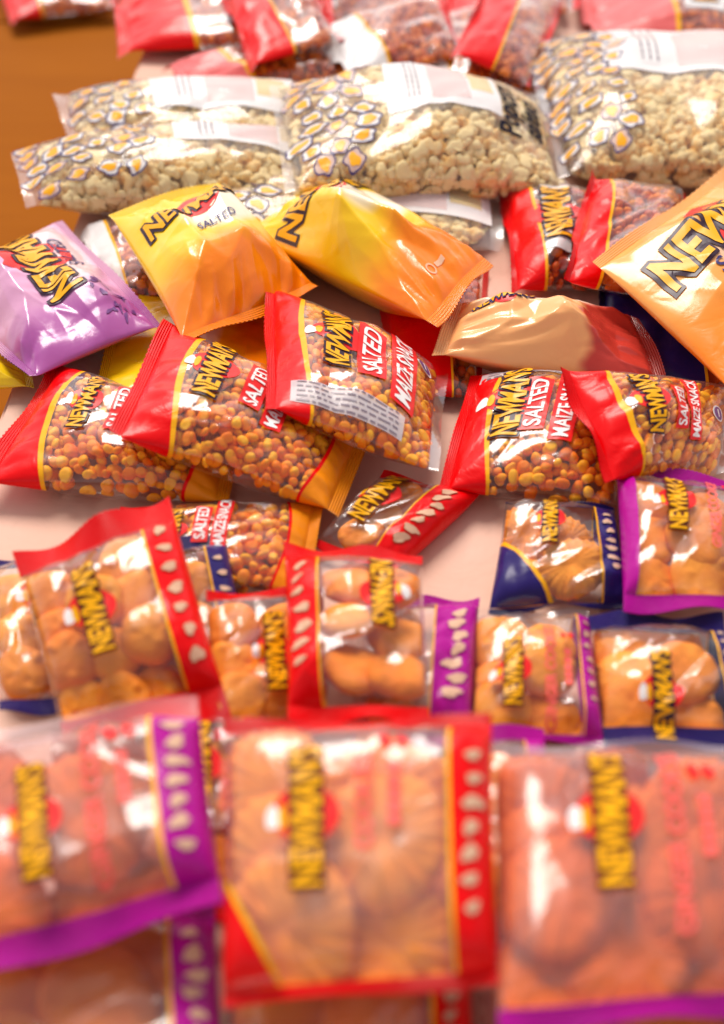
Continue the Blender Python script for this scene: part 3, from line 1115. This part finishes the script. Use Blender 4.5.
# boards: one object each would be floor covering; the floor is one sheet of wide boards with gaps between
V, F = [], []
gx = at(42, 22, FLOOR_Z)[1]
bw = 0.85
x = gx - 4 * bw
bm = bmesh.new()
for k in range(9):
    x0, x1 = x + 0.006, x + bw - 0.006
    x += bw
    r = bmesh.ops.create_cube(bm, size=1)
    for v in r['verts']:
        v.co = Vector((v.co.y * 8.0, (x0 + x1) / 2 + v.co.x * (x1 - x0), FLOOR_Z - 0.01 + v.co.z * 0.02))
me = bpy.data.meshes.new('floor')
bm.to_mesh(me)
bm.free()
me.materials.append(MATS['brown_boards'])
fl = bpy.data.objects.new('floor', me)
COL.objects.link(fl)
fl['kind'] = 'structure'
plastic('dark_ground', (0.06, 0.025, 0.012), strength=0)
gr = slab('ground', [(-9, -4), (9, -4), (9, 14), (-9, 14)], FLOOR_Z - 0.08, FLOOR_Z - 0.05, 'dark_ground', None, 0)
gr['kind'] = 'structure'

# ------------------------------------------------------------------ the heap, from the bottom up
# far row
nut_bag('red and pink bag lying on the brown boards at the far corner', [(-20, -60), (120, -70), (118, 8), (10, 20)], 301, base=FLOOR_Z, T=.03)
nut_bag('clear nut bag with pink header along the far right corner', [(570, -25), (770, -45), (775, 45), (590, 38)], 302, header='pink_print', head=.42, logo=(.62, .5, .5))
nut_bag('nut bag with red emblem behind the middle of the far row', [(255, -30), (420, -45), (425, 30), (262, 42)], 303, logo=(.35, .45, .6))
nut_bag('nut bag with wide red header topmost in the far left row', [(118, -12), (330, -40), (335, 35), (115, 52)], 304, head=.32, logo=(.62, .5, .6))
nut_bag('red headed nut bag lying behind the brown nut bag at the top edge', [(440, -45), (580, -50), (580, 12), (445, 20)], 305)
nut_bag('clear nut bag lying sideways just behind the leftmost popcorn bags', [(160, 62), (410, 38), (425, 85), (185, 95)], 306, header='pink_print', T=.02)
nut_bag('brown nut bag standing crumpled between the two largest popcorn bags', [(395, 18), (540, 5), (540, 95), (425, 98)], 307, header='white_print', head=.2)
nut_bag('small crumpled bag with red header leaning across the far left bags', [(215, -18), (300, -30), (345, 40), (250, 66)], 381, head=.42, T=.016)
nut_bag('crumpled pale headed bag lying askew in the middle of the far row', [(318, 28), (440, -8), (470, 55), (345, 80)], 382, header='white_print', head=.3, T=.016)
nut_bag('crumpled red bag with its foot turned up beside the right popcorn bag', [(500, -38), (566, 0), (530, 88), (452, 52)], 383, head=.45, T=.016)
# popcorn
popcorn_bag('far left popcorn bag with its corner pointing up over the boards', [(52, 96), (330, 86), (335, 155), (75, 155)], 311, T=.034,
            draw=(.05, .30), panel=(.34, .86, .03, .72))
popcorn_bag('popcorn bag whose printed end sticks out furthest over the brown boards', [(10, 150), (330, 130), (340, 205), (25, 205)], 312, T=.034,
            draw=(.04, .42), panel=(.5, .95, .06, .6))
popcorn_bag('popcorn bag with printed doodles and white label at the right edge', [(522, 42), (800, 45), (810, 185), (560, 175)], 313, T=.05,
            draw=(.04, .3), panel=(.24, .92, .03, .58), drawings=40, lift=-.01)
popcorn_bag('large popcorn bag with dark Popcorn salted lettering on its right end', [(268, 85), (545, 95), (570, 190), (285, 190)], 314, T=.046,
            draw=(.06, .30), panel=(.36, .76, .03, .66), words=(.835, .52, .105))
popcorn_bag('flattened popcorn bag half hidden under the two yellow chip bags', [(120, 185), (500, 182), (505, 250), (118, 245)], 315, T=.022,
            draw=(.05, .4), panel=(.55, .97, .08, .7))
nut_bag('dark red nut bag sunk between the big orange bag and the peach bag', [(372, 268), (490, 262), (480, 400), (400, 395)], 331 + 60, head=.6, T=.014)
nut_bag('nut bag with navy header in the gap right of the peach bag', [(590, 262), (722, 300), (735, 392), (610, 372)], 392, header='navy_print', head=.72, T=.014)
chip_bag('orange chip bag lying flat beneath the yellow bag and the red headers', [(120, 292), (300, 310), (300, 420), (90, 400)], 393, 'yellow_foil', T=.014, logo=None, sub=None)
nut_bag('clear nut bag lying flat behind the purple bag and the yellow one', [(78, 226), (200, 205), (200, 300), (100, 300)], 394, header='white_print', T=.014)
# chip bags and the two red headed bags behind them
chip_bag('plain bright yellow bag poking out at the left edge below purple bag', [(-140, 345), (28, 352), (34, 385), (-120, 400)], 321, 'lemon_foil', T=.014, logo=None, sub=None)
nut_bag('small red headed nut bag with a logo just right of the orange chip bag', [(499, 185), (630, 195), (625, 285), (512, 290)], 322, logo=(.40, .45, .62))
nut_bag('nut bag with crumpled pale red header left of the amber chip bag', [(588, 178), (690, 190), (680, 300), (562, 282)], 323)
chip_bag('purple chip bag with its lettering upside down at the left edge', [(-70, 285), (62, 218), (162, 325), (30, 380)], 324, 'lilac_foil', T=.034,
         logo=(.55, .36, .72), sub_at=(.78, .36), plate='outline_dark', pattern=(.80, .80))
chip_bag('yellow and orange chip bag left of the bigger yellow one', [(220, 182), (318, 290), (186, 346), (108, 212)], 325, 'yellow_foil', T=.036,
         logo=(.36, .52, .80), sub_at=(.56, .50))
chip_bag('large glossy orange chip bag in the middle of the heap', [(332, 170), (494, 262), (438, 326), (238, 232)], 326, 'yellow_foil', T=.040,
         logo=(.25, .50, .92), sub_at=(.42, .46), badge=(.86, .6))
chip_bag('amber chip bag with wide crimped seal cut off by the right edge', [(738, 158), (880, 320), (742, 402), (592, 262)], 327, 'amber_foil', T=.042,
         logo=(.34, .54, .78), sub_at=(.51, .62))
chip_bag('peach chip bag with a dull red end in the centre right', [(452, 302), (640, 315), (676, 398), (432, 352)], 328, 'peach_foil', T=.032,
         logo=(.26, .30, .55), ang=8, sub=None, plate='ink_navy')
# maize row
maize_bag('maize bag cut off by the left edge under a neighbouring maize bag', [(52, 362), (238, 428), (230, 503), (-25, 482)], 331,
          logo=(.33, .40, .52), words=(.50, .42))
maize_bag('maize bag with broad red header lying across the leftmost maize bag', [(163, 318), (372, 438), (340, 513), (108, 434)], 432,
          logo=(.31, .40, .62), words=(.50, .38))
maize_bag('tilted maize bag with white glare below the big orange chip bag', [(264, 284), (448, 372), (438, 474), (266, 405)], 333,
          logo=(.37, .44, .5), words=(.56, .45), badge=(.86, .25), side_label=(.45, .90, .095, .022, 0.0, 5), foot=False)
maize_bag('maize bag facing up squarely below the peach chip bag', [(470, 374), (648, 384), (625, 506), (438, 488)], 437,
          logo=(.29, .42, .60), words=(.43, .42), side_label=(.46, .10, .10, .018, 0.0, 4), foot=False)
maize_bag('maize bag with narrow red header nearest the right edge', [(557, 370), (738, 388), (722, 476), (608, 480)], 335,
          logo=(.33, .45, .62), words=(.52, .46), badge=(.84, .45), foot=False, crumple=.26)
maize_bag('flat maize bag on the table behind the red cookie packets', [(120, 508), (326, 502), (306, 592), (110, 595)], 336, T=.016,
          logo=(.3, .5, .5), words=(.44, .4))
# cookie packets of the middle rows
cookie_pack('slanting red cookie packet with white biscuit pictures behind the centre packet', [(384, 474), (486, 490), (392, 575), (312, 545)], 341, 'red', T=.013,
            logo=(.26, .42, .62), strip=.34, layout='two')
cookie_pack('navy cornered cookie packet just left of the purple framed packet', [(506, 500), (614, 508), (630, 604), (488, 613)], 342, 'navy',
            logo=(.40, .36, .46), strip=.2, layout='three', style='fan', corner=(.42, .5), sealw=.03)
cookie_pack('purple framed ginger cookie packet at the right edge', [(616, 466), (742, 480), (748, 612), (624, 610)], 343, 'purple',
            logo=(.40, .38, .42), words=(.70, .42, .085), strip=.12, sealw=.10, layout='four', left_strip=.10, lift=.012)
cookie_pack('cookie packet with a navy edge at the left border below the slanting packet', [(-15, 560), (105, 545), (125, 705), (0, 715)], 344, 'navy', logo=(.45, .42, .4), layout='four')
cookie_pack('navy cornered packet tucked under the big slanting red packet', [(110, 555), (224, 532), (262, 705), (140, 730)], 345, 'navy', strip=.2, layout='four', logo=None)
cookie_pack('half hidden red packet left of the centre packet with glare', [(205, 592), (318, 586), (325, 735), (215, 740)], 346, 'red', logo=(.48, .55, .5), strip=.12, layout='four')
cookie_pack('purple packet mostly hidden on the right of the red centre packet', [(358, 602), (480, 596), (470, 742), (350, 745)], 347, 'purple', strip=.36, layout='two', logo=None)
cookie_pack('purple striped packet of ginger cookies left of the navy packet', [(474, 612), (588, 612), (604, 742), (470, 742)], 348, 'purple',
            logo=(.30, .62, .46), words=(.60, .62, .085), strip=.15, top_clear=True, sealw=.05, layout='four')
cookie_pack('navy packet with big round cookies at the right edge', [(588, 612), (722, 616), (750, 748), (604, 748)], 349, 'navy',
            logo=(.42, .72, .5), strip=.13, sealw=.14, layout='four')
cookie_pack('large slanting red cookie packet at the left with orange cookies', [(14, 556), (168, 492), (232, 716), (66, 750)], 350, 'red', T=.022,
            logo=(.38, .50, .40), strip=.22, layout='six', sealw=.13, crumple=.2, flap=.007)
# centre packet lies the other way round: its strip is on the left
cookie_pack('upright red cookie packet with white glare in the centre', [(430, 722), (288, 722), (284, 545), (422, 552)], 351, 'red', T=.018,
            logo=(.28, .60, .42), strip=.26, layout='four', sealw=.08)
# packets that lie under the front row
cookie_pack('red packet wedged low between the two left front packets', [(140, 705), (262, 705), (275, 925), (130, 925)], 361, 'red', T=.02, logo=(.5, .4, .4), words=(.7, .5, .08))
cookie_pack('purple packet wedged low between the two right front packets', [(400, 735), (545, 725), (555, 960), (420, 970)], 362, 'purple', T=.02, logo=None)
cookie_pack('purple packet peeping out below the left front packet', [(-60, 905), (215, 905), (230, 1130), (-60, 1130)], 363, 'purple', T=.02, film='thick_film', logo=None)
cookie_pack('red packet peeping out below the middle front packet', [(225, 930), (470, 930), (480, 1150), (225, 1150)], 364, 'red', T=.02, film='thick_film', logo=None)
cookie_pack('purple packet peeping out below the right front packet', [(480, 940), (800, 940), (810, 1150), (480, 1150)], 365, 'purple', T=.02, film='thick_film', logo=None)
# the front row
cookie_pack('front left purple cookie packet cut off by the left edge', [(-95, 738), (198, 696), (224, 905), (-90, 1000)], 371, 'purple', T=.021,
            crumple=.06, facet=(3, 3), tilt=.042, cr_amp=.0012, gather=.30, ellipse=6.0, wedge=6.0, logo=(.46, .56, .46), words=(.66, .48, .060), strip=.15, film='thick_film', mat='dark_cookie', layout='flat', top_clear=True, sealw=.12, style='fan')
cookie_pack('front middle red cookie packet with a yellow line beside its strip', [(225, 722), (492, 716), (500, 985), (222, 1008)], 372, 'red', T=.021,
            crumple=.06, facet=(3, 3), tilt=.056, cr_amp=.0012, gather=.30, ellipse=6.0, wedge=6.0, logo=(.33, .44, .50), words=(.54, .40, .065), strip=.16, film='thick_film', mat='baked_cookie', style='fan', layout='flat', corner=(.2, .32), sealw=.05)
cookie_pack('front right purple cookie packet with pink lettering', [(492, 742), (752, 742), (790, 1010), (498, 1035)], 381, 'purple', T=.021,
            crumple=.06, facet=(3, 3), tilt=.042, cr_amp=.0012, gather=.30, ellipse=6.0, wedge=6.0, logo=(.36, .40, .50), words=(.60, .46, .068), strip=.10, film='thick_film', mat='dark_cookie', layout='six', top_clear=True, sealw=.07, style='fan')

# ------------------------------------------------------------------ light
wd = bpy.data.worlds.new('World')
SC.world = wd
wd.use_nodes = True
nt = wd.node_tree
nt.nodes.clear()
sky = nt.nodes.new('ShaderNodeTexSky')
sky.sky_type = 'NISHITA'
sky.sun_disc = False
SUN_EL, SUN_AZ = math.radians(51), math.radians(-16)   # azimuth from +Y (away from the camera) towards +X
sky.sun_elevation = SUN_EL
sky.sun_rotation = SUN_AZ
sky.air_density = 1.0
sky.dust_density = 1.0
sky.ozone_density = 0.6
bg = nt.nodes.new('ShaderNodeBackground')
bg.inputs['Strength'].default_value = 0.12
wo = nt.nodes.new('ShaderNodeOutputWorld')
hs = nt.nodes.new('ShaderNodeHueSaturation')     # thin overcast: the blue is mostly washed out
hs.inputs['Saturation'].default_value = 0.3
wm = nt.nodes.new('ShaderNodeMix')
wm.data_type = 'RGBA'
wm.blend_type = 'MULTIPLY'
wm.inputs[0].default_value = 1.0
wm.inputs[7].default_value = (1.0, 0.90, 0.85, 1)
nt.links.new(sky.outputs[0], hs.inputs['Color'])
nt.links.new(hs.outputs[0], wm.inputs[6])
nt.links.new(wm.outputs[2], bg.inputs[0])
nt.links.new(bg.outputs[0], wo.inputs[0])
sd = bpy.data.lights.new('sun', 'SUN')
sd.energy = 2.1
sd.angle = math.radians(27)
sd.color = (1.0, 0.93, 0.84)
so = bpy.data.objects.new('sun', sd)
COL.objects.link(so)
to_sun = Vector((math.sin(SUN_AZ) * math.cos(SUN_EL), math.cos(SUN_AZ) * math.cos(SUN_EL), math.sin(SUN_EL)))
so.rotation_euler = to_sun.to_track_quat('Z', 'Y').to_euler()

# ------------------------------------------------------------------ camera
cd = bpy.data.cameras.new('camera')
cd.sensor_fit = 'VERTICAL'
cd.sensor_height = 36
cd.lens = 18 / math.tan(FOV / 2)
cd.clip_start = 0.01
cd.clip_end = 100
cd.dof.use_dof = True
cd.dof.focus_distance = 0.93
cd.dof.aperture_fstop = 3.3
cd.dof.aperture_blades = 0
co = bpy.data.objects.new('camera', cd)
COL.objects.link(co)
co.location = CAM
co.rotation_euler = (math.pi / 2 - PITCH, 0, 0)
SC.camera = co

vs = SC.view_settings
vs.view_transform = 'Standard'
vs.look = 'None'
vs.gamma = 1
vs.exposure = 0.72
SC.cycles.use_denoising = True
SC.cycles.max_bounces = 7
SC.cycles.transparent_max_bounces = 32
SC.cycles.caustics_reflective = False
SC.cycles.caustics_refractive = False
